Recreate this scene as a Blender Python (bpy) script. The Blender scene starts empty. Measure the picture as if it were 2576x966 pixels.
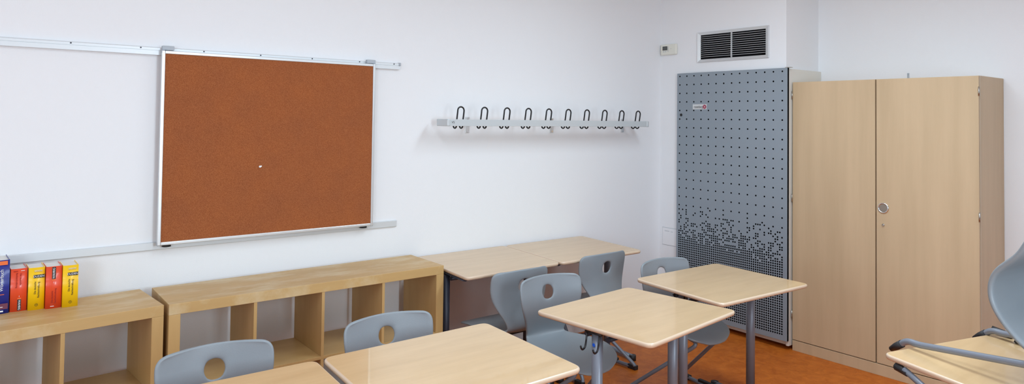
import bpy, bmesh, math, random
from mathutils import Vector, Matrix
C = bpy.context.scene
COL = C.collection
random.seed(7)

# ------------------------------------------------------------------ camera, light, exposure
IMG_W, IMG_H = 2576.0, 966.0
F_PX, PY = 1729.37, 253.2
yaw, pitch, roll = 0.6638, 0.0263, 0.0123
CAM = Vector((-4.727, -3.9349, 1.6652))
fw = Vector((math.sin(yaw)*math.cos(pitch), math.cos(yaw)*math.cos(pitch), math.sin(pitch)))
r0 = Vector((math.cos(yaw), -math.sin(yaw), 0))
u0 = r0.cross(fw)
rt = math.cos(roll)*r0 + math.sin(roll)*u0
up = -math.sin(roll)*r0 + math.cos(roll)*u0
cd = bpy.data.cameras.new('camera')
cam = bpy.data.objects.new('camera', cd)
COL.objects.link(cam)
cam.matrix_world = Matrix(((rt.x, up.x, -fw.x, CAM.x), (rt.y, up.y, -fw.y, CAM.y), (rt.z, up.z, -fw.z, CAM.z), (0, 0, 0, 1)))
cd.sensor_fit = 'HORIZONTAL'
cd.sensor_width = 36.0
cd.lens = 36.0*F_PX/IMG_W
cd.shift_y = -(IMG_H/2 - PY)/IMG_W
cd.clip_start = 0.05
C.camera = cam

C.view_settings.view_transform = 'Standard'
C.view_settings.look = 'None'
C.view_settings.exposure = 0.02
C.view_settings.gamma = 1.0
C.view_settings.use_curve_mapping = False
C.cycles.diffuse_bounces = 8
C.cycles.max_bounces = 12
C.cycles.sample_clamp_indirect = 6.0

w = bpy.data.worlds.new('world')
C.world = w
w.use_nodes = True
w.node_tree.nodes['Background'].inputs[0].default_value = (0.80, 0.89, 1.0, 1)
w.node_tree.nodes['Background'].inputs[1].default_value = 1.0

def daylight(name, loc, sx, sy, power, col, rot):
    l = bpy.data.lights.new(name, 'AREA')
    l.shape = 'RECTANGLE'; l.size = sx; l.size_y = sy; l.energy = power; l.color = col
    o = bpy.data.objects.new(name, l); COL.objects.link(o)
    o.location = loc; o.rotation_euler = rot
    return o
# sky seen through the windows of the wall opposite the corkboard and of the wall on the left
DAY = (0.775, 0.942, 1.06)
daylight('daylight_main', (-3.0, -4.80, 1.65), 0.60, 1.10, 50, DAY, (math.radians(90), 0, 0))
daylight('daylight_left', (-7.78, -2.2, 1.75), 2.6, 1.6, 16, DAY, (math.radians(90), 0, math.radians(-90)))
daylight('daylight_far', (-6.65, -4.80, 1.75), 1.20, 1.30, 66, DAY, (math.radians(90), 0, 0))
# tube lamps under the ceiling
LAMPS = [(-1.5, -2.6), (-3.5, -2.6), (-5.4, -2.6)]
for (lx, ly), le in zip(LAMPS, (48, 26, 10)):
    daylight('lamp_tube', (lx, ly, 2.84), 0.34, 2.3, le, DAY, (0, 0, 0))

# ------------------------------------------------------------------ materials
def newmat(name):
    m = bpy.data.materials.new(name); m.use_nodes = True
    nt = m.node_tree
    return m, nt, nt.nodes['Principled BSDF']
def setin(b, k, v):
    if k in b.inputs: b.inputs[k].default_value = v
def plain(name, c, rough=0.5, metal=0.0, spec=0.5, bump=0.0, bscale=200, var=0.0, vscale=3.0, coat=0.0, coatr=0.1):
    m, nt, b = newmat(name)
    b.inputs['Base Color'].default_value = (*c, 1)
    setin(b, 'Roughness', rough); setin(b, 'Metallic', metal); setin(b, 'Specular IOR Level', spec)
    setin(b, 'Coat Weight', coat); setin(b, 'Coat Roughness', coatr)
    tc = nt.nodes.new('ShaderNodeTexCoord')
    if var:
        n = nt.nodes.new('ShaderNodeTexNoise'); n.inputs['Scale'].default_value = vscale; n.inputs['Detail'].default_value = 4
        nt.links.new(tc.outputs['Object'], n.inputs['Vector'])
        mx = nt.nodes.new('ShaderNodeMix'); mx.data_type = 'RGBA'
        mx.inputs[6].default_value = (*[max(0, x*(1-var)) for x in c], 1); mx.inputs[7].default_value = (*[min(1, x*(1+var)) for x in c], 1)
        nt.links.new(n.outputs['Fac'], mx.inputs[0]); nt.links.new(mx.outputs[2], b.inputs['Base Color'])
    if bump:
        n = nt.nodes.new('ShaderNodeTexNoise'); n.inputs['Scale'].default_value = bscale; n.inputs['Detail'].default_value = 3
        nt.links.new(tc.outputs['Object'], n.inputs['Vector'])
        bp = nt.nodes.new('ShaderNodeBump'); bp.inputs['Strength'].default_value = bump; bp.inputs['Distance'].default_value = 0.002
        nt.links.new(n.outputs['Fac'], bp.inputs['Height']); nt.links.new(bp.outputs[0], b.inputs['Normal'])
    return m
def wood(name, c1, c2, scale=(1, 1, 1), rough=0.4, spec=0.4, coat=0.0, coatr=0.1, worn=None, fleck=0.0):
    """grain runs along the axis with the smallest scale"""
    m, nt, b = newmat(name)
    tc = nt.nodes.new('ShaderNodeTexCoord'); mp = nt.nodes.new('ShaderNodeMapping')
    mp.inputs['Scale'].default_value = scale
    nt.links.new(tc.outputs['Object'], mp.inputs['Vector'])
    n = nt.nodes.new('ShaderNodeTexNoise'); n.inputs['Scale'].default_value = 1.0; n.inputs['Detail'].default_value = 6; n.inputs['Roughness'].default_value = 0.6
    nt.links.new(mp.outputs[0], n.inputs['Vector'])
    rp = nt.nodes.new('ShaderNodeMapRange'); rp.inputs[1].default_value = 0.3; rp.inputs[2].default_value = 0.7
    nt.links.new(n.outputs['Fac'], rp.inputs[0])
    mx = nt.nodes.new('ShaderNodeMix'); mx.data_type = 'RGBA'
    mx.inputs[6].default_value = (*c1, 1); mx.inputs[7].default_value = (*c2, 1)
    nt.links.new(rp.outputs[0], mx.inputs[0])
    out = mx.outputs[2]
    if worn:
        n2 = nt.nodes.new('ShaderNodeTexNoise'); n2.inputs['Scale'].default_value = 3.5; n2.inputs['Detail'].default_value = 7; n2.inputs['Roughness'].default_value = 0.65
        mp2 = nt.nodes.new('ShaderNodeMapping'); mp2.inputs['Scale'].default_value = (1, 3, 1)
        nt.links.new(tc.outputs['Object'], mp2.inputs['Vector']); nt.links.new(mp2.outputs[0], n2.inputs['Vector'])
        r2 = nt.nodes.new('ShaderNodeMapRange'); r2.inputs[1].default_value = 0.48; r2.inputs[2].default_value = 0.66; r2.inputs[4].default_value = 0.6
        nt.links.new(n2.outputs['Fac'], r2.inputs[0])
        m2 = nt.nodes.new('ShaderNodeMix'); m2.data_type = 'RGBA'; m2.inputs[7].default_value = (*worn, 1)
        nt.links.new(r2.outputs[0], m2.inputs[0]); nt.links.new(out, m2.inputs[6]); out = m2.outputs[2]
    nt.links.new(out, b.inputs['Base Color'])
    setin(b, 'Roughness', rough); setin(b, 'Specular IOR Level', spec); setin(b, 'Coat Weight', coat); setin(b, 'Coat Roughness', coatr)
    return m

M = {}
M['wall'] = plain('white_wall_paint', (0.83, 0.84, 0.86), 0.9, spec=0.15, bump=0.25, bscale=260)
M['wall2'] = plain('darkened_unseen_wall', (0.42, 0.43, 0.45), 0.9, spec=0.1)  # unseen window walls, darkened to cut light bounced back into the room
M['ceil'] = plain('white_ceiling_paint', (0.86, 0.87, 0.88), 0.9, spec=0.1)
M['desk'] = wood('light_beech_laminate', (0.565, 0.375, 0.190), (0.655, 0.45, 0.24), (2.2, 16, 8), 0.32, 0.5, coat=0.5, coatr=0.03)
M['deskedge'] = plain('beech_edge_band', (0.66, 0.50, 0.36), 0.3, spec=0.6, coat=0.4, coatr=0.15)
M['cab'] = wood('beech_laminate_vertical', (0.53, 0.385, 0.235), (0.62, 0.455, 0.285), (9, 9, 0.7), 0.42, 0.4)
M['cabdark'] = plain('beech_gap_shadow', (0.10, 0.07, 0.05), 0.8)
M['cabedge'] = plain('pale_edge_band', (0.62, 0.50, 0.37), 0.45)
M['shelf'] = wood('birch_foil', (0.50, 0.315, 0.125), (0.57, 0.37, 0.155), (1.5, 10, 10), 0.45, 0.35, worn=(0.68, 0.57, 0.37))
M['shelfi'] = wood('birch_foil_inside', (0.48, 0.30, 0.115), (0.56, 0.36, 0.15), (1.5, 10, 10), 0.38, 0.45)
M['shelfv'] = wood('birch_foil_vertical', (0.48, 0.30, 0.115), (0.56, 0.36, 0.15), (10, 10, 1.5), 0.45, 0.35)
M['alu'] = plain('anodised_aluminium', (0.72, 0.74, 0.75), 0.35, metal=0.55)
M['alurail'] = plain('brushed_rail_aluminium', (0.70, 0.73, 0.75), 0.45, metal=0.35)
M['greyplastic'] = plain('grey_plastic', (0.42, 0.46, 0.50), 0.5)
M['dark'] = plain('black_plastic', (0.012, 0.012, 0.014), 0.5)
M['blackwire'] = plain('black_coated_wire', (0.008, 0.008, 0.010), 0.35)
M['void'] = plain('painted_interior_shade', (0.004, 0.004, 0.005), 0.9, spec=0.1)  # near-black colour stands in for the shade inside unit and duct
M['chrome'] = plain('chrome', (0.8, 0.8, 0.8), 0.15, metal=1.0)
M['nickel'] = plain('satin_nickel', (0.50, 0.47, 0.43), 0.3, metal=1.0)
M['steel'] = plain('silver_grey_powder_coat', (0.21, 0.23, 0.275), 0.38, metal=0.25, spec=0.6, bump=0.15, bscale=600)
M['darksteel'] = plain('anthracite_powder_coat', (0.035, 0.037, 0.055), 0.45, metal=0.2)
M['shell'] = plain('grey_polypropylene', (0.235, 0.265, 0.290), 0.38, spec=0.5, var=0.04, vscale=6, bump=0.2, bscale=500)
M['unitgrey'] = plain('grey_painted_sheet', (0.255, 0.30, 0.345), 0.4, spec=0.5)
M['unitwhite'] = plain('white_painted_sheet', (0.74, 0.72, 0.66), 0.5)
M['thermo'] = plain('ivory_plastic', (0.76, 0.76, 0.68), 0.45)
M['lcd'] = plain('lcd_grey', (0.10, 0.11, 0.11), 0.3)
M['lightgrey'] = plain('light_grey_paint', (0.60, 0.62, 0.63), 0.6)
M['rack'] = plain('silver_lacquer', (0.58, 0.62, 0.64), 0.4, metal=0.15)
M['paper'] = plain('white_paper', (0.80, 0.80, 0.80), 0.8)
M['pages'] = plain('page_block', (0.72, 0.71, 0.68), 0.9)
M['red'] = plain('orange_red_cover', (0.78, 0.065, 0.015), 0.35, coat=0.3)
M['yellow'] = plain('yellow_cover', (0.93, 0.56, 0.0), 0.35, coat=0.3)
M['blue'] = plain('navy_cover', (0.010, 0.020, 0.24), 0.35, coat=0.3)
M['orange'] = plain('orange_band', (0.85, 0.17, 0.04), 0.4)
M['maroon'] = plain('maroon_band', (0.16, 0.035, 0.07), 0.4)
M['ink'] = plain('black_ink', (0.015, 0.012, 0.012), 0.6)
M['redink'] = plain('dark_red_ink', (0.35, 0.015, 0.01), 0.6)
M['inkwhite'] = plain('white_ink', (0.85, 0.85, 0.85), 0.6)
M['emblem'] = plain('emblem_red', (0.33, 0.015, 0.06), 0.5)
M['bluedot'] = plain('blue_dot', (0.01, 0.12, 0.75), 0.5)
M['whitepin'] = plain('white_pin', (0.9, 0.9, 0.9), 0.4)

def cork():
    m, nt, b = newmat('brown_cork')
    tc = nt.nodes.new('ShaderNodeTexCoord')
    n = nt.nodes.new('ShaderNodeTexNoise'); n.inputs['Scale'].default_value = 260; n.inputs['Detail'].default_value = 4; n.inputs['Roughness'].default_value = 0.7
    v = nt.nodes.new('ShaderNodeTexNoise'); v.inputs['Scale'].default_value = 7; v.inputs['Detail'].default_value = 4
    for x in (n, v): nt.links.new(tc.outputs['Object'], x.inputs['Vector'])
    cr = nt.nodes.new('ShaderNodeValToRGB')
    e = cr.color_ramp.elements
    e[0].position = 0.30; e[0].color = (0.24, 0.070, 0.026, 1)
    e[1].position = 0.72; e[1].color = (0.44, 0.16, 0.062, 1)
    x = cr.color_ramp.elements.new(0.5); x.color = (0.335, 0.107, 0.040, 1)
    nt.links.new(n.outputs['Fac'], cr.inputs[0])
    mx = nt.nodes.new('ShaderNodeMix'); mx.data_type = 'RGBA'; mx.blend_type = 'MULTIPLY'; mx.inputs[0].default_value = 0.35
    r2 = nt.nodes.new('ShaderNodeValToRGB'); r2.color_ramp.elements[0].position = 0.3; r2.color_ramp.elements[0].color = (0.7, 0.72, 0.85, 1); r2.color_ramp.elements[1].position = 0.7; r2.color_ramp.elements[1].color = (1, 0.95, 0.8, 1)
    nt.links.new(v.outputs['Fac'], r2.inputs[0])
    nt.links.new(cr.outputs[0], mx.inputs[6]); nt.links.new(r2.outputs[0], mx.inputs[7])
    nt.links.new(mx.outputs[2], b.inputs['Base Color'])
    setin(b, 'Roughness', 0.95); setin(b, 'Specular IOR Level', 0.1)
    return m
M['cork'] = cork()
def lino():
    m, nt, b = newmat('orange_linoleum')
    tc = nt.nodes.new('ShaderNodeTexCoord')
    n = nt.nodes.new('ShaderNodeTexNoise'); n.inputs['Scale'].default_value = 14; n.inputs['Detail'].default_value = 9; n.inputs['Roughness'].default_value = 0.7; n.inputs['Distortion'].default_value = 0.6
    nt.links.new(tc.outputs['Object'], n.inputs['Vector'])
    cr = nt.nodes.new('ShaderNodeValToRGB'); e = cr.color_ramp.elements
    e[0].position = 0.33; e[0].color = (0.42, 0.095, 0.008, 1)
    e[1].position = 0.68; e[1].color = (0.62, 0.175, 0.022, 1)
    nt.links.new(n.outputs['Fac'], cr.inputs[0]); nt.links.new(cr.outputs[0], b.inputs['Base Color'])
    setin(b, 'Roughness', 0.45); setin(b, 'Specular IOR Level', 0.25)
    return m
M['floor'] = lino()
def glass():
    m = bpy.data.materials.new('window_glass'); m.use_nodes = True; nt = m.node_tree; nt.nodes.clear()
    o = nt.nodes.new('ShaderNodeOutputMaterial'); a = nt.nodes.new('ShaderNodeBsdfTransparent'); g = nt.nodes.new('ShaderNodeBsdfGlossy'); x = nt.nodes.new('ShaderNodeMixShader')
    g.inputs['Roughness'].default_value = 0.02; x.inputs[0].default_value = 0.06
    nt.links.new(a.outputs[0], x.inputs[1]); nt.links.new(g.outputs[0], x.inputs[2]); nt.links.new(x.outputs[0], o.inputs[0])
    return m
M['glass'] = glass()

# ------------------------------------------------------------------ mesh helpers
def box(bm, x0, x1, y0, y1, z0, z1, mi=0):
    vs = [bm.verts.new((x, y, z)) for x in (x0, x1) for y in (y0, y1) for z in (z0, z1)]
    for f in ((0, 1, 3, 2), (4, 6, 7, 5), (0, 4, 5, 1), (2, 3, 7, 6), (0, 2, 6, 4), (1, 5, 7, 3)):
        fc = bm.faces.new([vs[i] for i in f]); fc.material_index = mi
    return vs
def bbox(bm, x0, x1, y0, y1, z0, z1, r=0.002, seg=2, mi=0):
    """bevelled box"""
    t = bmesh.new(); box(t, min(x0, x1), max(x0, x1), min(y0, y1), max(y0, y1), min(z0, z1), max(z0, z1))
    bmesh.ops.bevel(t, geom=t.edges[:], offset=r, segments=seg, profile=0.5, affect='EDGES')
    merge(bm, t, mi)
def merge(bm, t, mi=0, smooth=False, mat=None):
    if mat is not None: bmesh.ops.transform(t, matrix=mat, verts=t.verts[:])
    mp = {}
    for v in t.verts: mp[v] = bm.verts.new(v.co)
    for f in t.faces:
        nf = bm.faces.new([mp[v] for v in f.verts]); nf.material_index = mi; nf.smooth = smooth or f.smooth
    t.free()
def fillet(pts, rad, n=6):
    P = [Vector(p) for p in pts]; out = [P[0]]
    for i in range(1, len(P)-1):
        a, b, c = P[i-1], P[i], P[i+1]
        r = rad[i] if isinstance(rad, (list, tuple)) else rad
        d1 = (a-b); d2 = (c-b); l = min(r, d1.length*0.49, d2.length*0.49)
        if l < 1e-5: out.append(b); continue
        p1 = b + d1.normalized()*l; p2 = b + d2.normalized()*l
        for k in range(n+1):
            t = k/n; out.append((1-t)**2*p1 + 2*t*(1-t)*b + t*t*p2)
    out.append(P[-1]); return out
def tube(bm, pts, r, seg=10, mi=0, caps=True, ry=None):
    P = [Vector(p) for p in pts]; rings = []
    T = []
    for i in range(len(P)):
        a = P[max(0, i-1)]; b = P[min(len(P)-1, i+1)]; T.append((b-a).normalized())
    nrm = Vector((0, 0, 1)) if abs(T[0].z) < 0.9 else Vector((1, 0, 0))
    nrm = (nrm - T[0]*nrm.dot(T[0])).normalized()
    for i, p in enumerate(P):
        nrm = (nrm - T[i]*nrm.dot(T[i])).normalized(); bn = T[i].cross(nrm)
        q = r[i] if isinstance(r, (list, tuple)) else r
        rings.append([bm.verts.new(p + nrm*math.cos(2*math.pi*k/seg)*q + bn*math.sin(2*math.pi*k/seg)*(ry or q)) for k in range(seg)])
    for i in range(len(P)-1):
        for k in range(seg):
            f = bm.faces.new((rings[i][k], rings[i][(k+1) % seg], rings[i+1][(k+1) % seg], rings[i+1][k])); f.smooth = True; f.material_index = mi
    if caps:
        f = bm.faces.new(rings[0][::-1]); f.material_index = mi
        f = bm.faces.new(rings[-1]); f.material_index = mi
def disc(bm, c, r, h, axis='x', seg=20, mi=0):
    c = Vector(c); d = {'x': Vector((h, 0, 0)), 'y': Vector((0, h, 0)), 'z': Vector((0, 0, h))}[axis]
    tube(bm, [c, c+d], r, seg, mi)
def obj(name, bm, mats, parent=None, bevel=0, fix=True):
    if fix: bmesh.ops.recalc_face_normals(bm, faces=bm.faces[:])
    me = bpy.data.meshes.new(name); bm.to_mesh(me); bm.free()
    for m in (mats if isinstance(mats, (list, tuple)) else [mats]): me.materials.append(M[m] if isinstance(m, str) else m)
    o = bpy.data.objects.new(name, me); COL.objects.link(o)
    if parent: o.parent = parent
    if bevel:
        b = o.modifiers.new('bevel', 'BEVEL'); b.width = bevel; b.segments = 2; b.limit_method = 'ANGLE'; b.angle_limit = 0.7
    return o
def thing(name, label, cat, loc=(0, 0, 0), rotz=0, group=None):
    o = bpy.data.objects.new(name, None); COL.objects.link(o); o.empty_display_size = 0.05
    o.location = loc; o.rotation_euler = (0, 0, rotz); o['label'] = label; o['category'] = cat
    if group: o['group'] = group
    return o
def struct(name, bm, m, parent=None):
    o = obj(name, bm, m, parent)
    if not parent: o['kind'] = 'structure'
    return o
def copy_tree(o, parent=None):
    c = o.copy(); COL.objects.link(c); c.parent = parent
    for ch in list(o.children): copy_tree(ch, c)
    return c
def text(name, s, size, mat, parent, M4, sx=1.0, ext=0.0003, label=None):
    cu = bpy.data.curves.new(name, 'FONT'); cu.body = s; cu.size = size; cu.align_x = 'CENTER'; cu.align_y = 'CENTER'; cu.extrude = ext; cu.resolution_u = 3
    t = bpy.data.objects.new(name, cu); COL.objects.link(t)
    bpy.context.view_layer.update()
    me = bpy.data.meshes.new_from_object(t.evaluated_get(bpy.context.evaluated_depsgraph_get()))
    bpy.data.objects.remove(t)
    me.transform(Matrix(M4) @ Matrix.Diagonal((sx, 1, 1, 1)))
    me.materials.clear(); me.materials.append(M[mat])
    o = bpy.data.objects.new(name, me); COL.objects.link(o); o.parent = parent
    if label: o['label'] = label
    return o
def frameYZ(x, y, z, ang=0):      # text on a face looking towards -X
    B = Matrix(((0, 0, -1, x), (-1, 0, 0, y), (0, 1, 0, z), (0, 0, 0, 1)))
    return B @ Matrix.Rotation(ang, 4, 'Z')
def frameXZ(x, y, z, ang=0):      # text on a face looking towards -Y
    B = Matrix(((1, 0, 0, x), (0, 0, -1, y), (0, 1, 0, z), (0, 0, 0, 1)))
    return B @ Matrix.Rotation(ang, 4, 'Z')

# ------------------------------------------------------------------ room shell
XL, XR, YF, ZC, T = -7.6, 0.464, -4.62, 3.0, 0.15
bm = bmesh.new(); box(bm, XL-T, XR+T, YF-T, T, -0.1, 0); struct('floor', bm, 'floor')
bm = bmesh.new(); box(bm, XL-T, XR+T, YF-T, T, ZC, ZC+0.1); struct('ceiling', bm, 'ceil')
bm = bmesh.new(); box(bm, XL-T, XR+T, 0, T, 0, ZC); struct('wall_back', bm, 'wall')
bm = bmesh.new(); box(bm, XR, XR+T, YF-T, 0, 0, ZC); struct('wall_right', bm, 'wall')
# pier of the right wall next to the corner (the ventilation unit stands in it)
bm = bmesh.new()
box(bm, 0, XR, -1.182, 0, 2.062, ZC)
box(bm, 0, XR, -0.215, 0, 0, 2.062)
o = struct('wall_pier', bm, 'wall')
# wall with window behind the camera
def window_wall(name, axis, pos, t, a0, a1, wins):
    bm = bmesh.new()
    def bx(u0, u1, z0, z1):
        if axis == 'y': box(bm, u0, u1, min(pos, pos+t), max(pos, pos+t), z0, z1)
        else: box(bm, min(pos, pos+t), max(pos, pos+t), u0, u1, z0, z1)
    cur = a0
    for (u0, u1, z0, z1) in wins:
        bx(cur, u0, 0, ZC); bx(u0, u1, 0, z0); bx(u0, u1, z1, ZC); cur = u1
    bx(cur, a1, 0, ZC)
    struct(name, bm, 'wall2')
window_wall('wall_front', 'y', YF-T, T, XL-T, XR+T, [(-7.35, -5.95, 1.0, 2.5), (-3.4, -2.6, 1.0, 2.5)])
window_wall('wall_left', 'x', XL-T, T, YF, 0, [(-3.55, -0.85, 0.9, 2.6)])
def window(name, axis, pos, u0, u1, z0, z1, n):
    bm = bmesh.new(); d0, d1 = pos-0.03, pos+0.03
    def bx(a0, a1, c0, c1, e0=d0, e1=d1, b=bm):
        if axis == 'y': box(b, a0, a1, e0, e1, c0, c1)
        else: box(b, e0, e1, a0, a1, c0, c1)
    bx(u0, u1, z0, z0+0.05); bx(u0, u1, z1-0.05, z1)
    for k in range(n+1):
        c = u0 + (u1-u0-0.05)*k/n; bx(c, c+0.05, z0+0.05, z1-0.05)
    fr = obj(name, bm, 'paper'); fr['kind'] = 'structure'
    g = bmesh.new(); bx(u0+0.04, u1-0.04, z0+0.04, z1-0.04, pos-0.003, pos+0.003, g)
    obj('window_pane', g, 'glass', fr)
window('window_1', 'y', YF-0.07, -3.4, -2.6, 1.0, 2.5, 1)
window('window_3', 'y', YF-0.07, -7.35, -5.95, 1.0, 2.5, 1)
window('window_2', 'x', XL-0.07, -3.55, -0.85, 0.9, 2.6, 2)

for k, (lx, ly) in enumerate(LAMPS):
    t = thing('ceiling_lamp', 'long white ceiling lamp, ' + ('nearest the cabinet', 'middle one of three', 'nearest the left windows')[k], 'lamp', (lx, ly, 2.9), 0, 'ceiling lamps')
    bm = bmesh.new(); bbox(bm, -0.19, 0.19, -1.2, 1.2, -0.05, 0.0999, 0.004); obj('housing', bm, 'paper', t)

# ------------------------------------------------------------------ ventilation unit with perforated door
vu = thing('ventilation_unit', 'tall wall-recessed ventilation unit with grey perforated metal door and white side', 'ventilation unit', (0, -0.7, 0))
yo = 0.7
bm = bmesh.new()                         # white casing: side panel, top strip, back and inside
bbox(bm, -0.004, 0.462, -1.2055+yo, -1.184+yo, 0.03, 2.060, 0.002)
box(bm, 0.02, 0.46, -1.183+yo, -0.22+yo, 0.03, 0.06)
box(bm, 0.02, 0.46, -1.183+yo, -0.22+yo, 2.045, 2.060)
obj('casing', bm, 'unitwhite', vu)
bm = bmesh.new(); box(bm, -0.0125, -0.0085, -1.2062+yo, -0.2075+yo, 0.072, 2.0625); c = obj('hole_shade_sheet', bm, 'void', vu); c['label'] = 'black sheet painting the shade seen through the holes'  # added sheet: shade inside the unit painted near-black behind the holes
bm = bmesh.new()
PITCH, HR = 0.018, 0.0068
y_first, z_first = -0.233, 2.040
def sheet_with_holes(bm, x, cols, rows, y_at, z_at, has, yl, yr, zt, zb, axis='x'):
    """front skin made of square cells, each a plain quad or a ring round a round hole"""
    S8 = [(-1, -1), (0, -1), (1, -1), (1, 0), (1, 1), (0, 1), (-1, 1), (-1, 0)]
    h = PITCH/2
    def P(a, b): return (x, a, b) if axis == 'x' else (a, x, b)
    for i in range(cols):
        r = 0
        while r < rows:
            cy, cz = y_at(i), z_at(r)
            if has(i, r):
                out = [bm.verts.new(P(cy+sx*h, cz+sz*h)) for sx, sz in S8]
                inn = [bm.verts.new(P(cy+HR*math.cos(math.atan2(sz, sx)), cz+HR*math.sin(math.atan2(sz, sx)))) for sx, sz in S8]
                for k in range(8): bm.faces.new((out[k], out[(k+1) % 8], inn[(k+1) % 8], inn[k]))
                r += 1
            else:
                r2 = r
                while r2+1 < rows and not has(i, r2+1): r2 += 1
                za, zb_ = z_at(r)+h, z_at(r2)-h
                bm.faces.new([bm.verts.new(P(cy-h, zb_)), bm.verts.new(P(cy+h, zb_)), bm.verts.new(P(cy+h, za)), bm.verts.new(P(cy-h, za))])
                r = r2+1
    ya, yb = y_at(0)+h, y_at(cols-1)-h
    if y_at(cols-1) > y_at(0): ya, yb = y_at(0)-h, y_at(cols-1)+h
    za, zb_ = z_at(0)+h, z_at(rows-1)-h
    for a0, a1, b0, b1 in ((yl, ya, zb, zt), (yb, yr, zb, zt), (ya, yb, za, zt), (ya, yb, zb, zb_)):
        bm.faces.new([bm.verts.new(P(a0, b0)), bm.verts.new(P(a1, b0)), bm.verts.new(P(a1, b1)), bm.verts.new(P(a0, b1))])
rng = random.Random(11)
holes = {}
for i in range(53):
    for r in range(108):
        z = z_first - r*PITCH
        t = (0.955 - z - 0.0011*(26-i)*-1)/0.33
        on = (i % 4 == 0 and r % 4 == 0 and z > 0.62)
        if t > 0: on = on or rng.random() < max(0.0, min(1, t))**1.35
        if t >= 1: on = True
        holes[i, r] = on
for k in (0, 4, 12, 24, 36): holes[k, 62] = True
sheet_with_holes(bm, -0.0305, 53, 108, lambda i: y_first - i*PITCH + yo, lambda r: z_first - r*PITCH, lambda i, r: holes[i, r], -0.205+yo, -1.2085+yo, 2.065, 0.069)
sheet_with_holes(bm, -1.2085+yo, 1, 108, lambda i: -0.0175, lambda r: z_first - r*PITCH, lambda i, r: (z_first-r*PITCH) < 0.60, -0.0305, -0.0065, 2.065, 0.069, axis='y')
# returns (sheet folded round the edges)
box(bm, -0.0300, -0.0065, -0.2065+yo, -0.205+yo, 0.069, 2.065)
box(bm, -0.0300, -0.0065, -1.2080+yo, -0.2065+yo, 2.0635, 2.065)
box(bm, -0.0300, -0.0065, -1.2080+yo, -0.2065+yo, 0.069, 0.0705)
dr = obj('door', bm, 'unitgrey', vu, fix=False)
bm = bmesh.new(); disc(bm, (-0.0305, -0.249+yo, 1.715), 0.0115, -0.004, 'x'); obj('lock', bm, 'dark', dr)
bm = bmesh.new(); bbox(bm, -0.030, 0.005, -1.232+yo, -1.19+yo, 2.0655, 2.070, 0.001); disc(bm, (-0.012, -1.2065+yo, 2.052), 0.004, 0.006, 'y', 8); obj('top_hinge', bm, 'nickel', dr)
bm = bmesh.new(); box(bm, -0.0318, -0.0307, -0.505+yo, -0.367+yo, 1.7615, 1.8035); st = obj('sticker', bm, 'lightgrey', dr)
st['label'] = 'pale sticker with dark lettering and a red round emblem'
text('lettering', 'rosenberg', 0.030, 'ink', st, frameYZ(-0.0321, -0.423+yo, 1.781), sx=0.70)
bm = bmesh.new()
cy, cz = -0.484+yo, 1.782
tube(bm, [(-0.0318, cy, cz), (-0.0324, cy, cz)], 0.0175, 24)
obj('emblem', bm, 'emblem', st)
bm = bmesh.new()
for k in range(8):
    a = k*math.pi/4+0.3
    tube(bm, [(-0.0324, cy+0.0125*math.cos(a), cz+0.0125*math.sin(a)), (-0.0327, cy+0.0125*math.cos(a), cz+0.0125*math.sin(a))], 0.0014, 8)
tube(bm, [(-0.0324, cy, cz), (-0.0328, cy, cz)], 0.0045, 14)
obj('emblem_dots', bm, 'inkwhite', st)

# ------------------------------------------------------------------ air grille
gr = thing('air_grille', 'silver louvred air grille in the wall above the grey perforated door', 'vent', (0, -0.72, 2.274))
bm = bmesh.new()
y0, y1, z0, z1 = -0.396+0.72, -1.044+0.72, 2.150-2.274, 2.398-2.274
iy0, iy1, iz0, iz1 = y0-0.028, y1+0.028, z0+0.024, z1-0.024
def ring(x, a0, a1, b0, b1): return [bm.verts.new((x, a, b)) for a, b in ((a0, b0), (a1, b0), (a1, b1), (a0, b1))]
A = ring(-0.001, y0, y1, z0, z1); A2 = ring(-0.016, y0-0.002, y1+0.002, z0+0.002, z1-0.002); B = ring(-0.004, iy0, iy1, iz0, iz1)
for q, s in ((A, A2), (A2, B)):
    for k in range(4): bm.faces.new((q[k], q[(k+1) % 4], s[(k+1) % 4], s[k]))
obj('frame', bm, 'alu', gr)
bm = bmesh.new(); box(bm, -0.0012, -0.0006, iy1-0.002, iy0+0.002, iz0-0.002, iz1+0.002); obj('duct_opening', bm, 'void', gr)
for k in range(11):
    z = iz1 - (iz1-iz0)*(k+1)/12 + 0.003
    bm = bmesh.new()
    v = [(-0.0125, z-0.0), (-0.0125, z-0.0024), (-0.0015, z-0.0024), (-0.0015, z-0.0)]
    a = [bm.verts.new((x, iy0, zz)) for x, zz in v]; b = [bm.verts.new((x, iy1, zz)) for x, zz in v]
    for i in range(4): bm.faces.new((a[i], a[(i+1) % 4], b[(i+1) % 4], b[i]))
    bm.faces.new(a); bm.faces.new(b[::-1])
    obj('louvre', bm, 'alu', gr)
bm = bmesh.new(); box(bm, -0.0135, -0.0015, -0.004, 0.004, iz0, iz1); obj('mullion', bm, 'alu', gr)

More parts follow.
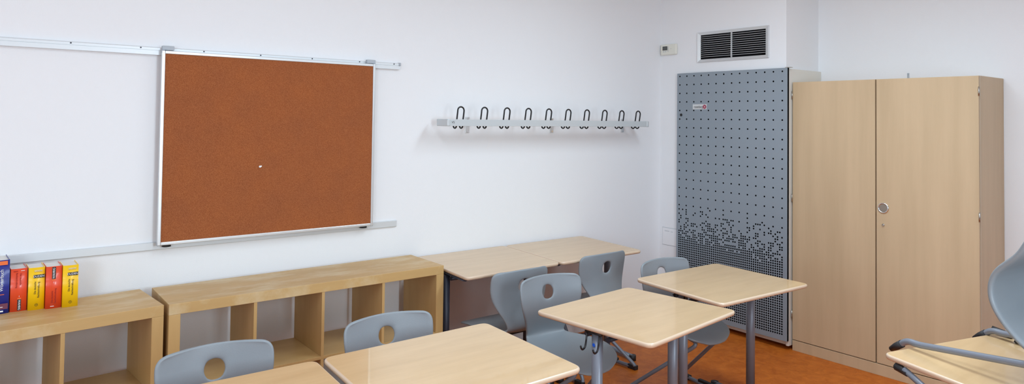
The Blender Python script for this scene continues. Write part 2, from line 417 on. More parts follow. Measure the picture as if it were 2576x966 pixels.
# ------------------------------------------------------------------ thermostat + access panel
th = thing('thermostat', 'small ivory wall thermostat with grey display high beside the room corner', 'thermostat', (0, -0.1, 2.28))
bm = bmesh.new(); bbox(bm, -0.026, -0.0005, -0.085, 0.083, -0.047, 0.045, 0.008, 3); obj('housing', bm, 'thermo', th)
bm = bmesh.new(); box(bm, -0.0275, -0.0262, 0.008, 0.058, -0.006, 0.027); obj('bezel', bm, 'dark', th)
bm = bmesh.new(); box(bm, -0.0280, -0.0276, 0.012, 0.054, -0.002, 0.023); obj('display', bm, 'lcd', th)
bm = bmesh.new(); bbox(bm, -0.029, -0.0262, -0.004, 0.0, -0.022, 0.026, 0.001); obj('slider', bm, 'greyplastic', th)
for y in (0.024, 0.046):
    bm = bmesh.new(); bbox(bm, -0.028, -0.0262, y-0.006, y+0.006, -0.021, -0.015, 0.0008); obj('button', bm, 'greyplastic', th)
bm = bmesh.new(); disc(bm, (-0.0262, -0.031, 0.003), 0.003, -0.001, 'x', 12); obj('indicator', bm, 'greyplastic', th)
ap = thing('access_panel', 'flush white access panel low on the wall left of the perforated door', 'panel', (0, -0.118, 0.67))
bm = bmesh.new(); bbox(bm, -0.003, -0.0008, -0.084, 0.084, -0.072, 0.072, 0.0008); obj('cover', bm, 'wall', ap)
bm = bmesh.new(); box(bm, -0.0012, -0.0004, -0.0865, 0.0865, -0.0755, 0.0755); obj('joint', bm, 'greyplastic', ap)
bm = bmesh.new(); box(bm, -0.0036, -0.0031, 0.010, 0.060, 0.044, 0.048); box(bm, -0.0036, -0.0031, -0.030, -0.004, 0.043, 0.046); obj('printed_mark', bm, 'greyplastic', ap)

# ------------------------------------------------------------------ tall cabinet
cb = thing('tall_cabinet', 'tall two-door beech cabinet standing against the right wall', 'cabinet', (0.03, -1.813, 0))
X0, X1 = 0.0, 0.43
YA, YB = 0.597, -0.597; H = 1.9605; YS = 0.004
bm = bmesh.new()
for a, b in ((YA-0.019, YA), (YB, YB+0.019)): bbox(bm, X0+0.021, X1, a, b, 0.0765, H, 0.001)
bbox(bm, X0+0.021, X1, YB+0.0195, YA-0.0195, H-0.022, H, 0.001)
bbox(bm, X0+0.021, X1, YB+0.0195, YA-0.0195, 0.078, 0.10, 0.001)
box(bm, X1-0.008, X1-0.001, YB+0.02, YA-0.02, 0.101, H-0.023)
obj('carcass', bm, 'cab', cb)
bm = bmesh.new(); bbox(bm, X0-0.001, X1, YB+0.001, YA-0.001, 0, 0.0735, 0.0015); obj('plinth', bm, 'cab', cb)
for a, b, side in ((YA-0.001, YS+0.0042, 0), (YS-0.0042, YB+0.001, 1)):
    bm = bmesh.new(); bbox(bm, X0, X0+0.0185, b, a, 0.079, H-0.001, 0.0012); d = obj('door', bm, 'cab', cb)
    ye = a if side == 0 else b
    for z in (1.865, 1.110, 0.26):
        bm = bmesh.new(); tube(bm, [(X0-0.004, ye+(0.003 if side == 0 else -0.003), z-0.028), (X0-0.004, ye+(0.003 if side == 0 else -0.003), z+0.028)], 0.0045, 8)
        for q in (-0.010, 0.010): tube(bm, [(X0-0.004, ye+(0.003 if side == 0 else -0.003), z+q-0.001), (X0-0.004, ye+(0.003 if side == 0 else -0.003), z+q+0.001)], 0.0055, 8)
        obj('hinge', bm, 'nickel', d)
    if side == 1:
        bm = bmesh.new()
        cy, cz = -1.857+1.813, 1.104
        N = 28; prof = [(0.036, -0.0002), (0.0355, -0.004), (0.032, -0.006), (0.028, -0.0055), (0.0265, -0.002), (0.0255, -0.0004)]
        R = [[bm.verts.new((x, cy+rr*math.cos(2*math.pi*k/N), cz+rr*math.sin(2*math.pi*k/N))) for k in range(N)] for rr, x in prof]
        for i in range(len(prof)-1):
            for k in range(N):
                f = bm.faces.new((R[i][k], R[i][(k+1) % N], R[i+1][(k+1) % N], R[i+1][k])); f.smooth = True
        obj('ring_pull', bm, 'chrome', d)
        bm = bmesh.new(); tube(bm, [(-0.0003, cy, cz), (-0.0012, cy, cz)], 0.0262, 24); obj('pull_recess', bm, 'nickel', d)
        bm = bmesh.new(); disc(bm, (-0.0002, cy, 0.993), 0.0085, -0.004, 'x', 16); disc(bm, (-0.004, cy-0.002, 0.993), 0.004, -0.010, 'x', 10); obj('lock', bm, 'chrome', d)
bm = bmesh.new(); box(bm, X0+0.0187, X0+0.0207, YB+0.0015, YA-0.0015, 0.079, H-0.001); obj('door_gap', bm, 'cabdark', cb)
bm = bmesh.new(); box(bm, X0+0.0205, X0+0.0255, YB-0.0008, YB+0.003, 0.078, H-0.001); obj('edge_band', bm, 'cabedge', cb)
bm = bmesh.new(); bbox(bm, 0.461, 0.4635, -1.846, -1.832, 1.985, 2.022, 0.0008); disc(bm, (0.461, -1.839, 2.012), 0.004, -0.004, 'x', 8)
o = obj('wall_bracket', bm, 'greyplastic'); o['label'] = 'tiny grey metal bracket with a screw on the wall above the cabinet top'; o['category'] = 'bracket'

# ------------------------------------------------------------------ rails and corkboard on the back wall
def rail(name, label, z0, z1, xl, xr, top):
    t = thing(name, label, 'rail', ((xl+xr)/2, 0, (z0+z1)/2)); ox, oz = (xl+xr)/2, (z0+z1)/2
    bm = bmesh.new(); y = -0.022
    prof = [(-0.0008, z0), (y, z0), (y, z1-0.018), (y+0.0025, z1-0.0175), (y+0.0025, z1-0.0165), (y, z1-0.016), (y, z1-0.004), (y+0.004, z1), (-0.0008, z1)] if top else \
           [(-0.0008, z0), (-0.010, z0+0.001), (-0.013, z0+0.004), (-0.013, z1-0.003), (-0.009, z1), (-0.0008, z1)]
    a = [bm.verts.new((xl-ox, p, q-oz)) for p, q in prof]; b = [bm.verts.new((xr-ox, p, q-oz)) for p, q in prof]
    n = len(prof)
    for i in range(n): bm.faces.new((a[i], a[(i+1) % n], b[(i+1) % n], b[i]))
    bm.faces.new(a); bm.faces.new(b[::-1])
    obj('profile', bm, 'alurail', t)
    return t
tr = rail('board_rail', 'upper aluminium rail on the white wall carrying the corkboard', 1.972, 2.012, -7.3, -2.579, True)
for x in (-6.17, -5.87, -5.57, -5.27, -4.97, -4.67, -4.368, -4.067, -3.765, -3.465, -3.165, -2.863, -2.625):
    bm = bmesh.new(); disc(bm, (x+(7.3+2.579)/2, -0.0222, 2.0045-1.992), 0.0038, -0.0015, 'y', 10); obj('screw', bm, 'darksteel', tr)
bm = bmesh.new(); bbox(bm, -2.590+4.9395, -2.578+4.9395, -0.030, -0.004, 0.003, 0.0225, 0.002); obj('end_stop', bm, 'greyplastic', tr)
br = rail('board_rail', 'lower flat aluminium rail on the white wall running beneath the corkboard', 0.967, 1.008, -7.3, -2.583, False)

BX0, BX1, BZ0, BZ1 = -3.9755, -2.7725, 0.9965, 1.9935
kb = thing('corkboard', 'large brown corkboard with slim aluminium frame hung on the wall rails', 'corkboard', ((BX0+BX1)/2, 0, BZ0))
hx = (BX1-BX0)/2; hz = BZ1-BZ0; fr = 0.016
bm = bmesh.new(); box(bm, -hx+0.012, hx-0.012, -0.0565, -0.040, 0.012, hz-0.012); obj('cork_panel', bm, 'cork', kb)
bm = bmesh.new()
bbox(bm, -hx, -hx+fr, -0.062, -0.036, 0.0, hz, 0.003); bbox(bm, hx-fr, hx, -0.062, -0.036, 0.0, hz, 0.003)
bbox(bm, -hx+fr, hx-fr, -0.062, -0.036, hz-fr, hz, 0.003); bbox(bm, -hx+fr, hx-fr, -0.062, -0.036, 0, fr, 0.003)
obj('frame', bm, 'alu', kb)
for sx in (-1, 1):
    for sz in (0, 1):
        bm = bmesh.new(); z = hz*sz; zz = (-0.003, 0.014) if not sz else (hz-0.014, hz+0.003)
        bbox(bm, sx*hx-0.014 if sx > 0 else -hx-0.002, sx*hx+0.002 if sx > 0 else -hx+0.014, -0.0605, -0.038, zz[0], zz[1], 0.003)
        obj('corner_cap', bm, 'greyplastic', kb)
for x in (-hx+0.015, hx-0.04):
    bm = bmesh.new(); bbox(bm, x-0.012, x+0.045, -0.050, -0.024, hz+0.003, hz+0.026, 0.003); bbox(bm, x-0.012, x+0.02, -0.0358, -0.024, hz-0.03, hz+0.004, 0.002)
    obj('hanger', bm, 'greyplastic', kb)
for x in (-hx+0.05, hx-0.05):
    bm = bmesh.new(); disc(bm, (x-0.002, -0.033, -0.012), 0.022, 0.012, 'z', 20); disc(bm, (x-0.002, -0.033, -0.0005), 0.006, 0.008, 'z', 10)
    obj('glide_roller', bm, 'dark', kb)
bm = bmesh.new(); disc(bm, (-3.468, -0.0570, 1.382), 0.0055, -0.005, 'y', 12); disc(bm, (-3.468, -0.0565, 1.382), 0.0028, -0.010, 'y', 8)
disc(bm, (-3.461, -0.0570, 1.384), 0.004, -0.003, 'y', 8)
o = obj('push_pin', bm, 'whitepin'); o['label'] = 'white push pin stuck in the brown corkboard'; o['category'] = 'pin'

# ------------------------------------------------------------------ coat rack
rk = thing('coat_rack', 'long silver wall coat rail with ten black wire hooks', 'coat rack', (-1.372, 0, 1.635))
ox, oz = -1.372, 1.635
bm = bmesh.new()
t = bmesh.new(); box(t, -2.336-ox, -0.408-ox, -0.215, -0.150, 1.6135-oz, 1.657-oz)
bmesh.ops.bevel(t, geom=[e for e in t.edges if abs(e.verts[0].co.x-e.verts[1].co.x) < 1e-5 and abs(e.verts[0].co.y-e.verts[1].co.y) < 1e-5], offset=0.012, segments=4, affect='EDGES')
merge(bm, t); obj('bar', bm, 'rack', rk, bevel=0.0015)
bm = bmesh.new(); bbox(bm, -2.342-ox, -2.318-ox, -0.219, -0.085, 1.612-oz, 1.6585-oz, 0.006, 3); obj('end_cap', bm, 'rack', rk)
bm = bmesh.new(); bbox(bm, -0.426-ox, -0.402-ox, -0.219, -0.085, 1.612-oz, 1.6585-oz, 0.006, 3); obj('end_cap', bm, 'rack', rk)
text('logo', 'VS', 0.020, 'ink', rk, frameXZ(-2.296-ox, -0.2153, 1.637-oz), sx=1.1)
def hook(x):
    bm = bmesh.new(); R = 0.0052
    g = 0.0245; yb = -0.192
    pts = [(x-g, yb, 1.70-oz)]
    loop = []
    for k in range(13):
        a = math.pi - math.pi*k/12; loop.append((x+g*math.cos(a), yb-0.010-0.0*k, 1.714-oz+g*math.sin(a)))
    def leg(s):
        return [(x+s*g, yb-0.008, 1.70-oz), (x+s*g, yb, 1.655-oz), (x+s*g, yb+0.004, 1.618-oz)]
    curl = lambda s: [(x+s*g, yb+0.004+0.018*(1-math.cos(a)), 1.617-oz-0.018*math.sin(a)) for a in [math.pi*k/10 for k in range(1, 11)]] + [(x+s*g, yb+0.040, 1.630-oz)]
    P = list(reversed(leg(-1)+curl(-1))) + loop + leg(1) + curl(1)
    tube(bm, P, R, 8); return bm
for i in range(10): obj('coat_hook', hook(-2.2285+0.1903*i-ox), 'blackwire', rk)
for x in (-2.041, -1.266, -0.485):
    bm = bmesh.new()
    bbox(bm, x-0.017-ox, x+0.017-ox, -0.005, -0.0006, 1.563-oz, 1.674-oz, 0.001)
    bbox(bm, x-0.017-ox, x-0.013-ox, -0.149, -0.0055, 1.616-oz, 1.650-oz, 0.001)
    b = obj('wall_bracket', bm, 'alu', rk)
    bm = bmesh.new()
    bm.free()
    for z in (1.574, 1.664):
        bm = bmesh.new(); disc(bm, (x+0.003-ox, -0.0052, z-oz), 0.007, -0.003, 'y', 12); obj('screw', bm, 'chrome', b)

# ------------------------------------------------------------------ cube shelves
def cube_shelf(label, loc, rotz):
    t = thing('cube_shelf', label, 'shelf', loc, rotz, 'low wooden cube shelves along the corkboard wall')
    L, D, Hh, th_, c, dv = 1.49, 0.39, 0.79, 0.05, 0.3355, 0.016     # origin: front right bottom corner
    bm = bmesh.new(); bbox(bm, -L, 0, 0, D, Hh-th_, Hh, 0.0015); obj('top_panel', bm, 'shelf', t)
    bm = bmesh.new(); bbox(bm, -L, 0, 0, D, 0, th_, 0.0015); obj('bottom_panel', bm, 'shelfi', t)
    for a in (-L, -th_):
        bm = bmesh.new(); bbox(bm, a, a+th_, 0.0, D, th_+0.0002, Hh-th_-0.0002, 0.0015); obj('side_panel', bm, 'shelfv', t)
    bm = bmesh.new(); bbox(bm, -L+th_, -th_, 0.002, D-0.002, 0.389, 0.405, 0.001); obj('middle_board', bm, 'shelfi', t)
    for k in range(3):
        x = -th_ - (k+1)*0.3355 - k*dv - dv
        for z0, z1 in ((0.4052, Hh-th_-0.0002), (th_+0.0002, 0.3888)):
            bm = bmesh.new(); bbox(bm, x, x+dv, 0.002, D-0.002, z0, z1, 0.001); obj('divider', bm, 'shelfv', t)
    return t
cube_shelf('low wooden cube shelf, the right one, between the books and the wall desks', (-2.5067, -0.4594, 0), 0)
cube_shelf('low wooden cube shelf, the left one, with dictionaries standing on its top', (-4.016, -0.4500, 0), math.radians(5.0))

# ------------------------------------------------------------------ books
def book(name, label, x, y, w, h, d, cover, rot=0):
    t = thing(name, label, 'book', (x, y, 0.79), rot, 'dictionaries standing on the left shelf')
    bm = bmesh.new()
    N = 6
    for (xa, xb) in ((-w/2, -w/2+0.002), (w/2-0.002, w/2)): box(bm, xa, xb, 0.004, d, 0, h)
    a = []; b = []
    pr = [(-w/2 + w*k/N, 0.004 - 0.005*math.sin(math.pi*k/N)) for k in range(N+1)]
    fv = [[bm.verts.new((px, py, z)) for z in (0, h)] for px, py in pr]
    bv = [[bm.verts.new((px*0.99, py+0.002, z)) for z in (0, h)] for px, py in pr]
    for k in range(N):
        f = bm.faces.new((fv[k][0], fv[k+1][0], fv[k+1][1], fv[k][1])); f.smooth = True
        bm.faces.new((bv[k][0], bv[k][1], bv[k+1][1], bv[k+1][0]))
        bm.faces.new((fv[k][1], fv[k+1][1], bv[k+1][1], bv[k][1])); bm.faces.new((fv[k][0], bv[k][0], bv[k+1][0], fv[k+1][0]))
    obj('cover', bm, cover, t)
    bm = bmesh.new(); box(bm, -w/2+0.0022, w/2-0.0022, 0.008, d-0.005, 0.004, h-0.004); obj('pages', bm, 'pages', t)
    return t
SP = -0.0013
def label_box(t, x0, x1, z0, z1, m='ink', name='label_patch', dy=0):
    bm = bmesh.new(); box(bm, x0, x1, SP-0.0004+dy, SP+0.004, z0, z1); return obj(name, bm, m, t)
UPR = math.radians(90)
hB = 0.187
bk = [(-4.551, -0.196, 'red'), (-4.487, -0.212, 'yellow'), (-4.424, -0.226, 'red'), (-4.362, -0.240, 'yellow')]
t = book('dictionary', 'red dictionary with black name label at its foot, right of the blue one', bk[0][0], bk[0][1], 0.060, hB, 0.125, 'red', 0.06)
label_box(t, -0.004, 0.009, 0.004, 0.052); text('title', 'WAHRIG', 0.0115, 'inkwhite', t, frameXZ(0.0025, SP-0.001, 0.028, -UPR), sx=0.95)
label_box(t, -0.004, 0.009, 0.053, 0.058, 'orange', 'label_stripe'); text('volume_number', '1', 0.010, 'inkwhite', t, frameXZ(0.002, SP-0.001, 0.066, math.pi))
text('title', 'Die deutsche', 0.010, 'redink', t, frameXZ(0.006, SP-0.001, 0.140, -UPR)); text('title', 'Rechtschreibung', 0.010, 'redink', t, frameXZ(-0.008, SP-0.001, 0.137, -UPR))
label_box(t, -0.020, -0.004, 0.176, 0.178, 'redink', 'printed_line'); label_box(t, 0.006, 0.020, 0.176, 0.178, 'paper', 'printed_line')
t = book('dictionary', 'yellow dictionary with black label band, standing between the two red ones', bk[1][0], bk[1][1], 0.060, hB, 0.125, 'yellow', 0.04)
def duden(t):
    label_box(t, -0.012, 0.030-0.002, 0.141, 0.155); text('title', 'DUDEN', 0.0125, 'inkwhite', t, frameXZ(0.007, SP-0.001, 0.1478), sx=0.95)
    text('title', 'Die deutsche', 0.0105, 'ink', t, frameXZ(-0.006, SP-0.001, 0.098, UPR)); text('title', 'Rechtschreibung', 0.0105, 'ink', t, frameXZ(0.007, SP-0.001, 0.088, UPR))
    bm = bmesh.new()
    tube(bm, [(0.000+0.0055*math.cos(a), SP-0.0006, 0.022+0.0055*math.sin(a)) for a in [2*math.pi*k/16 for k in range(17)]], 0.0006, 5)
    obj('publisher_mark', bm, 'ink', t); text('volume_number', '1', 0.009, 'ink', t, frameXZ(0.0, SP-0.001, 0.0225))
    bm = bmesh.new()
    for k in range(5):
        x = -0.010+0.006*k; tube(bm, [(x, SP-0.0006, 0.168), (x+0.006, SP-0.0006, 0.176)], 0.0007, 5); tube(bm, [(x+0.006, SP-0.0006, 0.168), (x, SP-0.0006, 0.176)], 0.0007, 5)
    obj('printed_pattern', bm, 'thermo', t)
duden(t)
t = book('dictionary', 'red dictionary with black name label at its head, between the two yellow ones', bk[2][0], bk[2][1], 0.060, hB, 0.125, 'red', 0.04)
label_box(t, -0.008, 0.006, 0.131, 0.184); text('title', 'WAHRIG', 0.0125, 'inkwhite', t, frameXZ(-0.001, SP-0.001, 0.157, UPR), sx=0.95)
label_box(t, -0.008, 0.006, 0.125, 0.130, 'orange', 'label_stripe'); text('volume_number', '1', 0.010, 'inkwhite', t, frameXZ(-0.001, SP-0.001, 0.115))
text('title', 'Die deutsche', 0.010, 'redink', t, frameXZ(-0.006, SP-0.001, 0.052, UPR)); text('title', 'Rechtschreibung', 0.010, 'redink', t, frameXZ(0.006, SP-0.001, 0.055, UPR))
label_box(t, -0.012, 0.002, 0.009, 0.011, 'paper', 'printed_line')
t = book('dictionary', 'yellow dictionary with black label band, at the right end of the row', bk[3][0], bk[3][1], 0.060, hB, 0.125, 'yellow', 0.03)
duden(t)
t = book('dictionary', 'thick navy blue dictionary with white title, leftmost on the shelf', -4.625, -0.205, 0.080, 0.232, 0.150, 'blue', 0.06)
text('title', 'Wörterbuch', 0.0185, 'inkwhite', t, frameXZ(0.012, SP-0.001, 0.145, UPR)); text('title', 'Deutsch', 0.016, 'inkwhite', t, frameXZ(-0.012, SP-0.001, 0.15, UPR))
label_box(t, -0.038, 0.032, 0.211, 0.228, 'orange', 'orange_band'); label_box(t, -0.036, 0.036, 0.020, 0.044, 'maroon', 'maroon_band')
label_box(t, -0.030, 0.022, 0.082, 0.0845, 'orange', 'printed_line'); label_box(t, -0.030, 0.018, 0.028, 0.0305, 'paper', 'printed_line', -0.0003); label_box(t, -0.036, 0.020, 0.008, 0.014, 'paper', 'printed_line')

# ------------------------------------------------------------------ desks
def round_poly(pts, r, n=5):
    out = []; k = len(pts)
    for i in range(k):
        a, b, c = Vector(pts[i-1]), Vector(pts[i]), Vector(pts[(i+1) % k])
        p1 = b+(a-b).normalized()*r; p2 = b+(c-b).normalized()*r
        for j in range(n+1):
            t = j/n; out.append((1-t)**2*p1+2*t*(1-t)*b+t*t*p2)
    return out
def desk(label, quad, z, steel='steel', hooks=None, legf=0.5, group='school desks', inset=0.048, dot=False, legs_x=None):
    """quad: back-left, back-right, front-right, front-left corners of the top"""
    cx = sum(p[0] for p in quad)/4; cy = sum(p[1] for p in quad)/4
    t = thing('school_desk', label, 'desk', (cx, cy, 0), 0, group)
    q = [(p[0]-cx, p[1]-cy) for p in quad]
    poly = round_poly(q, 0.042)
    bm = bmesh.new(); n = len(poly); TH = 0.023
    def ring(off, zz):
        c = Vector((0, 0)); out = []
        for i, p in enumerate(poly):
            a, b = poly[i-1], poly[(i+1) % n]; d = (b-a).normalized(); nn = Vector((-d.y, d.x))
            if nn.dot(p) > 0: nn = -nn
            out.append(bm.verts.new((p.x+nn.x*off, p.y+nn.y*off, zz)))
        return out
    R = [ring(0.014, z-TH), ring(0.003, z-TH+0.004), ring(0.0, z-0.012), ring(0.0, z-0.006), ring(0.0015, z-0.003), ring(0.004, z-0.0008), ring(0.007, z)]
    for a in range(len(R)-1):
        for k in range(n):
            f = bm.faces.new((R[a][k], R[a][(k+1) % n], R[a+1][(k+1) % n], R[a+1][k])); f.smooth = True; f.material_index = 1
    f = bm.faces.new(R[0][::-1]); f.material_index = 1
    f = bm.faces.new(R[-1]); f.material_index = 0
    obj('desk_top', bm, ['desk', 'deskedge'], t)
    bl, brr, frr, fl = [Vector((a[0], a[1])) for a in q]
    L = bl.lerp(fl, legf); Rr = brr.lerp(frr, legf); ax = (Rr-L).normalized(); dy = (bl-fl).normalized()
    L = L+ax*inset; Rr = Rr-ax*inset
    if legs_x: L = Vector((legs_x[0][0]-cx, legs_x[0][1]-cy)); Rr = Vector((legs_x[1][0]-cx, legs_x[1][1]-cy))
    zt = z-TH
    for p in (L, Rr):
        bm = bmesh.new(); tube(bm, [(p.x, p.y, 0.035), (p.x, p.y, zt-0.012)], 0.0235, 20, ry=0.026); lg = obj('leg', bm, steel, t)
        bm = bmesh.new(); a = p+dy*0.27; b = p-dy*0.27
        tube(bm, [(a.x, a.y, 0.024), (b.x, b.y, 0.024)], 0.013, 12, ry=0.022); ft = obj('foot', bm, steel, t)
        for e in (a, b):
            bm = bmesh.new(); tube(bm, [(e.x, e.y, 0.0), (e.x, e.y, 0.036)], 0.024, 12); obj('foot_cap', bm, 'dark', ft)
        bm = bmesh.new(); a = p+dy*0.24; b = p-dy*0.24
        tube(bm, [(a.x, a.y, zt-0.006), (b.x, b.y, zt-0.006)], 0.0055, 4, ry=0.02); obj('support_arm', bm, 'darksteel', t)
    bm = bmesh.new()
    for s in (-0.06, 0.06):
        a = L+dy*s; b = Rr+dy*s; tube(bm, [(a.x, a.y, zt-0.030), (b.x, b.y, zt-0.030)], 0.013, 4, ry=0.02)
    obj('cross_rail', bm, 'darksteel', t)
    if hooks:
        bm = bmesh.new()
        o2 = L-ax*0.030
        a = o2+dy*0.045; b = o2-dy*0.05
        tube(bm, [(a.x, a.y, zt-0.006), (b.x, b.y, zt-0.006)], 0.005, 6)
        for c in (o2+dy*0.034, o2-dy*0.036):
            P = [(c.x, c.y, zt-0.006), (c.x-ax.x*0.008, c.y-ax.y*0.008, zt-0.055), (c.x-ax.x*0.014, c.y-ax.y*0.014, zt-0.075), (c.x-ax.x*0.034, c.y-ax.y*0.034, zt-0.082), (c.x-ax.x*0.044, c.y-ax.y*0.044, zt-0.062)]
            tube(bm, fillet(P, 0.012), 0.0042, 8)
        obj('bag_hooks', bm, 'blackwire', t)
    if dot:
        bm = bmesh.new(); e = L-ax*0.0236
        tube(bm, [(e.x-0.0005, e.y-0.0, zt-0.060), (e.x-0.0022, e.y, zt-0.060)], 0.008, 14); obj('sticker_dot', bm, 'bluedot', t)
    return t
S = 0.003
desk('beech topped school desk in the foreground, with a grey chair tucked behind it', [(-3.676, -1.451), (-2.910, -1.442), (-2.948, -2.106), (-3.722, -2.112)], 0.76, hooks=True)
desk('beech topped school desk cut off at the lower left, pushed against the foreground desk', [(-4.45, -1.405), (-3.687, -1.421), (-3.733, -2.08), (-4.49, -2.065)], 0.747)
desk('beech topped school desk in the middle, two black bag hooks under its left edge', [(-2.615, -1.429), (-1.904, -1.367), (-1.818, -1.992), (-2.552, -2.085)], 0.76, hooks=True, dot=True, legs_x=((-2.535, -1.765), (-1.935, -1.70)))
desk('beech topped school desk nearest to the grey perforated ventilation door', [(-1.719, -1.253), (-0.969, -1.264), (-1.014, -1.918), (-1.782, -1.882)], 0.76, hooks=True, legs_x=((-1.675, -1.56), (-1.053, -1.57)))
desk('wall desk standing against the white wall beside the right end of the wooden shelf', [(-2.440, -0.012), (-1.723, -0.020), (-1.779, -0.687), (-2.500, -0.689)], 0.76, steel='darksteel', legs_x=((-2.455, -0.405), (-1.815, -0.40)))
desk('wall desk under the coat hooks, the one nearer to the room corner', [(-1.716, -0.020), (-0.969, -0.035), (-1.030, -0.708), (-1.771, -0.690)], 0.76, steel='steel', legs_x=((-1.735, -0.40), (-1.06, -0.40)))
Aq = Vector((-1.8794, -2.6838)); ex = Vector((0.9663, -0.2574)); ey = Vector((-0.3239, -0.9461))
q4 = [Aq, Aq+ex*0.70, Aq+ex*0.70+ey*0.66, Aq+ey*0.66]
desk('beech topped school desk at the lower right, with a tilted chair hooked onto it', [tuple(p) for p in q4], 0.76)

# ------------------------------------------------------------------ chair shell
def interp(tab, s):
    for i in range(len(tab)-1):
        if s <= tab[i+1][0]:
            a, b = tab[i], tab[i+1]; t = (s-a[0])/(b[0]-a[0]); return [a[k]+(b[k]-a[k])*t for k in range(1, len(a))]
    return list(tab[-1][1:])
# rows of the shell from the top of the back to the front of the seat: (y, z, half width, wrap forward, dish up)
ROWS = [(0.000, 0.800, 0.172, 0.040, -0.010), (0.001, 0.793, 0.197, 0.043, -0.010), (0.004, 0.772, 0.209, 0.045, -0.009),
        (0.007, 0.750, 0.211, 0.045, -0.006), (0.010, 0.728, 0.211, 0.045, -0.003), (0.013, 0.706, 0.210, 0.045, 0), (0.016, 0.684, 0.208, 0.044, 0),
        (0.018, 0.660, 0.204, 0.042, 0), (0.018, 0.630, 0.195, 0.040, 0), (0.014, 0.598, 0.181, 0.036, 0), (0.006, 0.566, 0.164, 0.030, 0),
        (-0.006, 0.534, 0.147, 0.025, 0), (-0.016, 0.505, 0.134, 0.022, 0), (-0.020, 0.482, 0.129, 0.018, 0.002), (-0.012, 0.463, 0.131, 0.012, 0.006),
        (0.012, 0.449, 0.143, 0.006, 0.012), (0.050, 0.441, 0.164, 0.0, 0.018), (0.100, 0.438, 0.188, 0, 0.022), (0.160, 0.438, 0.206, 0, 0.022),
        (0.220, 0.441, 0.215, 0, 0.019), (0.280, 0.443, 0.215, 0, 0.013), (0.335, 0.441, 0.206, 0, 0.006), (0.385, 0.433, 0.186, 0, 0), (0.425, 0.420, 0.155, -0.004, 0), (0.450, 0.405, 0.115, -0.012, 0), (0.464, 0.390, 0.062, -0.012, 0)]
def shell_mesh(rows, nu=20, hole_row=None):
    bm = bmesh.new(); G = []
    for (y, z, hw, wr, di) in rows:
        G.append([bm.verts.new((hw*(2*j/nu-1), y+wr*(2*j/nu-1)**2, z+di*(2*j/nu-1)**2)) for j in range(nu+1)])
    skip = set()
    if hole_row is not None:
        r0_, c0 = hole_row, nu//2-2
        for a in range(4):
            for b in range(4): skip.add((r0_+a, c0+b))
        ce = G[r0_+2][nu//2].co.copy()
        rad = 0.0375
        for a in range(-1, 6):
            for b in range(-1, 6):
                if 1 <= a <= 3 and 1 <= b <= 3: continue
                v = G[r0_+a][c0+b]; dx = v.co.x-ce.x; dz = v.co.z-ce.z; l = math.hypot(dx, dz)
                edge = 0 <= a <= 4 and 0 <= b <= 4
                k = rad/l if edge else 1+(1.0*(0.058/l if l < 0.058 else 1)-1)*0.7
                v.co.x = ce.x+dx*k; v.co.z = ce.z+dz*k
    for i in range(len(rows)-1):
        for j in range(nu):
            if (i, j) in skip: continue
            f = bm.faces.new((G[i][j], G[i][j+1], G[i+1][j+1], G[i+1][j])); f.smooth = True
    for v in [v for v in bm.verts if not v.link_faces]: bm.verts.remove(v)
    return bm
def shell_obj(name, bm, parent, th_=0.014):
    bmesh.ops.recalc_face_normals(bm, faces=bm.faces[:])
    o = obj(name, bm, 'shell', parent, fix=False)
    m = o.modifiers.new('thickness', 'SOLIDIFY'); m.thickness = th_; m.offset = 0
    s = o.modifiers.new('smooth', 'SUBSURF'); s.levels = 2; s.render_levels = 2
    return o
def make_chair():
    t = thing('school_chair', '', 'chair')
    shell_obj('seat_shell', shell_mesh(ROWS, 20, 3), t)
    for s in (-1, 1):
        bm = bmesh.new()
        P = [(s*0.215, 0.36, 0.016), (s*0.245, -0.045, 0.016), (s*0.080, 0.395, 0.388), (s*0.080, 0.10, 0.417)]
        tube(bm, fillet(P, [0, 0.055, 0.06, 0], 8), 0.0115, 12); fr_ = obj('frame_tube', bm, 'steel', t)
        bm = bmesh.new()
        bbox(bm, s*0.245-0.016, s*0.245+0.016, -0.035, 0.035, 0.0, 0.030, 0.005); obj('rear_foot', bm, 'dark', fr_)
        bm = bmesh.new(); bbox(bm, s*0.229-0.012, s*0.229+0.012, 0.12, 0.26, 0.024, 0.042, 0.004); obj('stacking_pad', bm, 'dark', fr_)
        bm = bmesh.new(); bbox(bm, s*0.216-0.015, s*0.216+0.015, 0.315, 0.375, 0.0, 0.032, 0.005); obj('front_foot', bm, 'dark', fr_)
    bm = bmesh.new(); bbox(bm, -0.10, 0.10, 0.09, 0.30, 0.405, 0.427, 0.004); obj('mounting_plate', bm, 'dark', t)
    bm = bmesh.new(); tube(bm, [(-0.228, 0.20, 0.016), (0.228, 0.20, 0.016)], 0.009, 10); obj('floor_brace', bm, 'steel', t)
    return t
proto = make_chair()
PI = math.pi
CH = [((-3.985, -1.168), PI-0.05, 'grey moulded chair behind the cut-off desk at the lower left'),
      ((-3.270, -1.182), PI-0.06, 'grey moulded chair behind the foreground desk, in front of the right shelf'),
      ((-2.200, -0.850), 0.0, 'grey moulded chair facing the wall, tucked under the wall desk beside the shelf'),
      ((-2.185, -1.015), PI-0.08, 'grey moulded chair facing the middle desk, its seat under the desk top'),
      ((-1.450, -0.782), 0.0, 'dark grey chair back turned to us, facing the wall desk under the coat hooks'),
      ((-1.300, -1.085), PI-0.08, 'grey moulded chair behind the desk nearest the perforated door')]
for i, ((x, y), rz, lab) in enumerate(CH):
    o = proto if i == 0 else copy_tree(proto)
    o.location = (x, y, 0); o.rotation_euler = (0, 0, rz); o['label'] = lab; o['group'] = 'grey moulded school chairs'

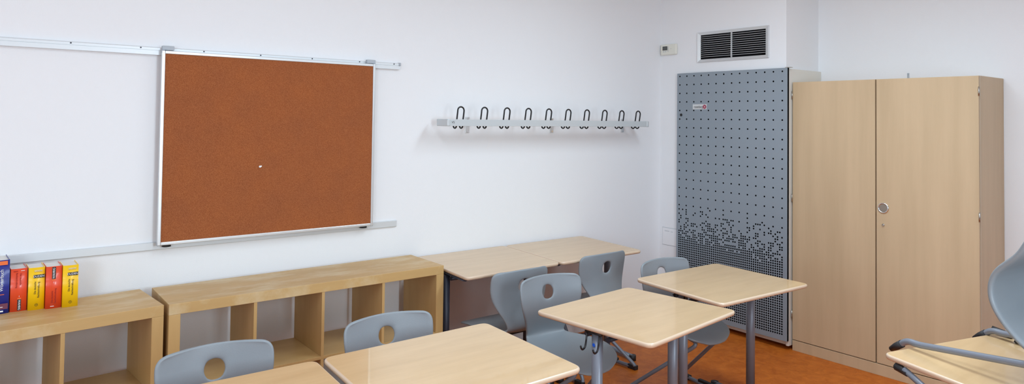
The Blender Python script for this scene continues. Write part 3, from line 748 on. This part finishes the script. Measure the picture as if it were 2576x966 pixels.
# chair tilted and hooked onto the desk at the lower right
nn = Vector((0.9461, -0.3239))
def W(l, s, z): p = nn*l+ey*s; return Vector((p.x, p.y, z))
t = thing('school_chair', 'tilted grey chair at the right edge, its tubes hooked over the desk top', 'chair', (Aq.x, Aq.y, 0), 0, 'grey moulded school chairs')
prof = [(0.490, 1.370, 0.0), (0.480, 1.335, 0.0), (0.466, 1.300, 0), (0.443, 1.259, 0), (0.425, 1.226, 0), (0.397, 1.193, 0), (0.352, 1.158, 0), (0.324, 1.122, 0), (0.314, 1.083, 0), (0.315, 1.050, 0), (0.323, 1.018, 0), (0.345, 0.982, 0), (0.376, 0.946, 0), (0.408, 0.918, 0), (0.440, 0.896, 0), (0.480, 0.880, 0), (0.540, 0.872, 0), (0.610, 0.868, 0), (0.680, 0.866, 0), (0.750, 0.860, 0), (0.800, 0.848, 0)]
bm = bmesh.new(); G = []
for i, (s, z, _) in enumerate(prof):
    G.append([bm.verts.new(W(0.163+0.42*j/14, s - 0.035*math.sin(math.pi*j/14)*(1 if z > 0.95 else 0.3), z)) for j in range(15)])
for i in range(len(G)-1):
    for j in range(14):
        f = bm.faces.new((G[i][j], G[i][j+1], G[i+1][j+1], G[i+1][j])); f.smooth = True
shell_obj('seat_shell', bm, t, 0.022)
for l0, l1 in ((0.157, 0.157), (0.635, 0.600)):
    bm = bmesh.new()
    P = [W(l0, -0.062, 0.752), W(l0, -0.022, 0.786), W(l0, 0.03, 0.785), W(l1, 0.465, 0.850), W(l1+0.005, 0.450, 0.905)]
    tube(bm, fillet(P, [0, 0.03, 0.03, 0.055, 0], 8), 0.0128, 14); f_ = obj('frame_tube', bm, 'steel', t)
    bm = bmesh.new()
    c0 = W(l0, -0.045, 0.766); c1 = W(l0, -0.098, 0.728)
    tube(bm, [c0, c0.lerp(c1, 0.5), c1], [0.0155, 0.0150, 0.010], 12); obj('rear_foot', bm, 'dark', f_)
bm = bmesh.new()
P = [W(0.03, 0.055, 0.705), W(0.0, 0.115, 0.722), W(-0.012, 0.20, 0.687), W(-0.03, 0.46, 0.570)]
tube(bm, [W(0.003, 0.100, 0.728), W(-0.0, 0.20, 0.688), W(-0.01, 0.44, 0.575)], 0.0118, 12); f_ = obj('frame_tube', bm, 'steel', t)
bm = bmesh.new(); tube(bm, [W(0.010, 0.060, 0.726), W(0.003, 0.118, 0.719)], [0.016, 0.0135], 10); obj('foot_cap', bm, 'dark', f_)
bm = bmesh.new(); tube(bm, [W(0.70, 0.12, 0.728), W(0.71, 0.20, 0.688), W(0.72, 0.44, 0.575)], 0.0118, 12); obj('frame_tube', bm, 'steel', t)
for a, b in ((W(0.655, -0.035, 0.79), W(0.69, 0.03, 0.768)), (W(0.640, 0.075, 0.772), W(0.655, 0.13, 0.748))):
    bm = bmesh.new(); tube(bm, [a, b], [0.010, 0.014], 10); obj('edge_pad', bm, 'dark', t)
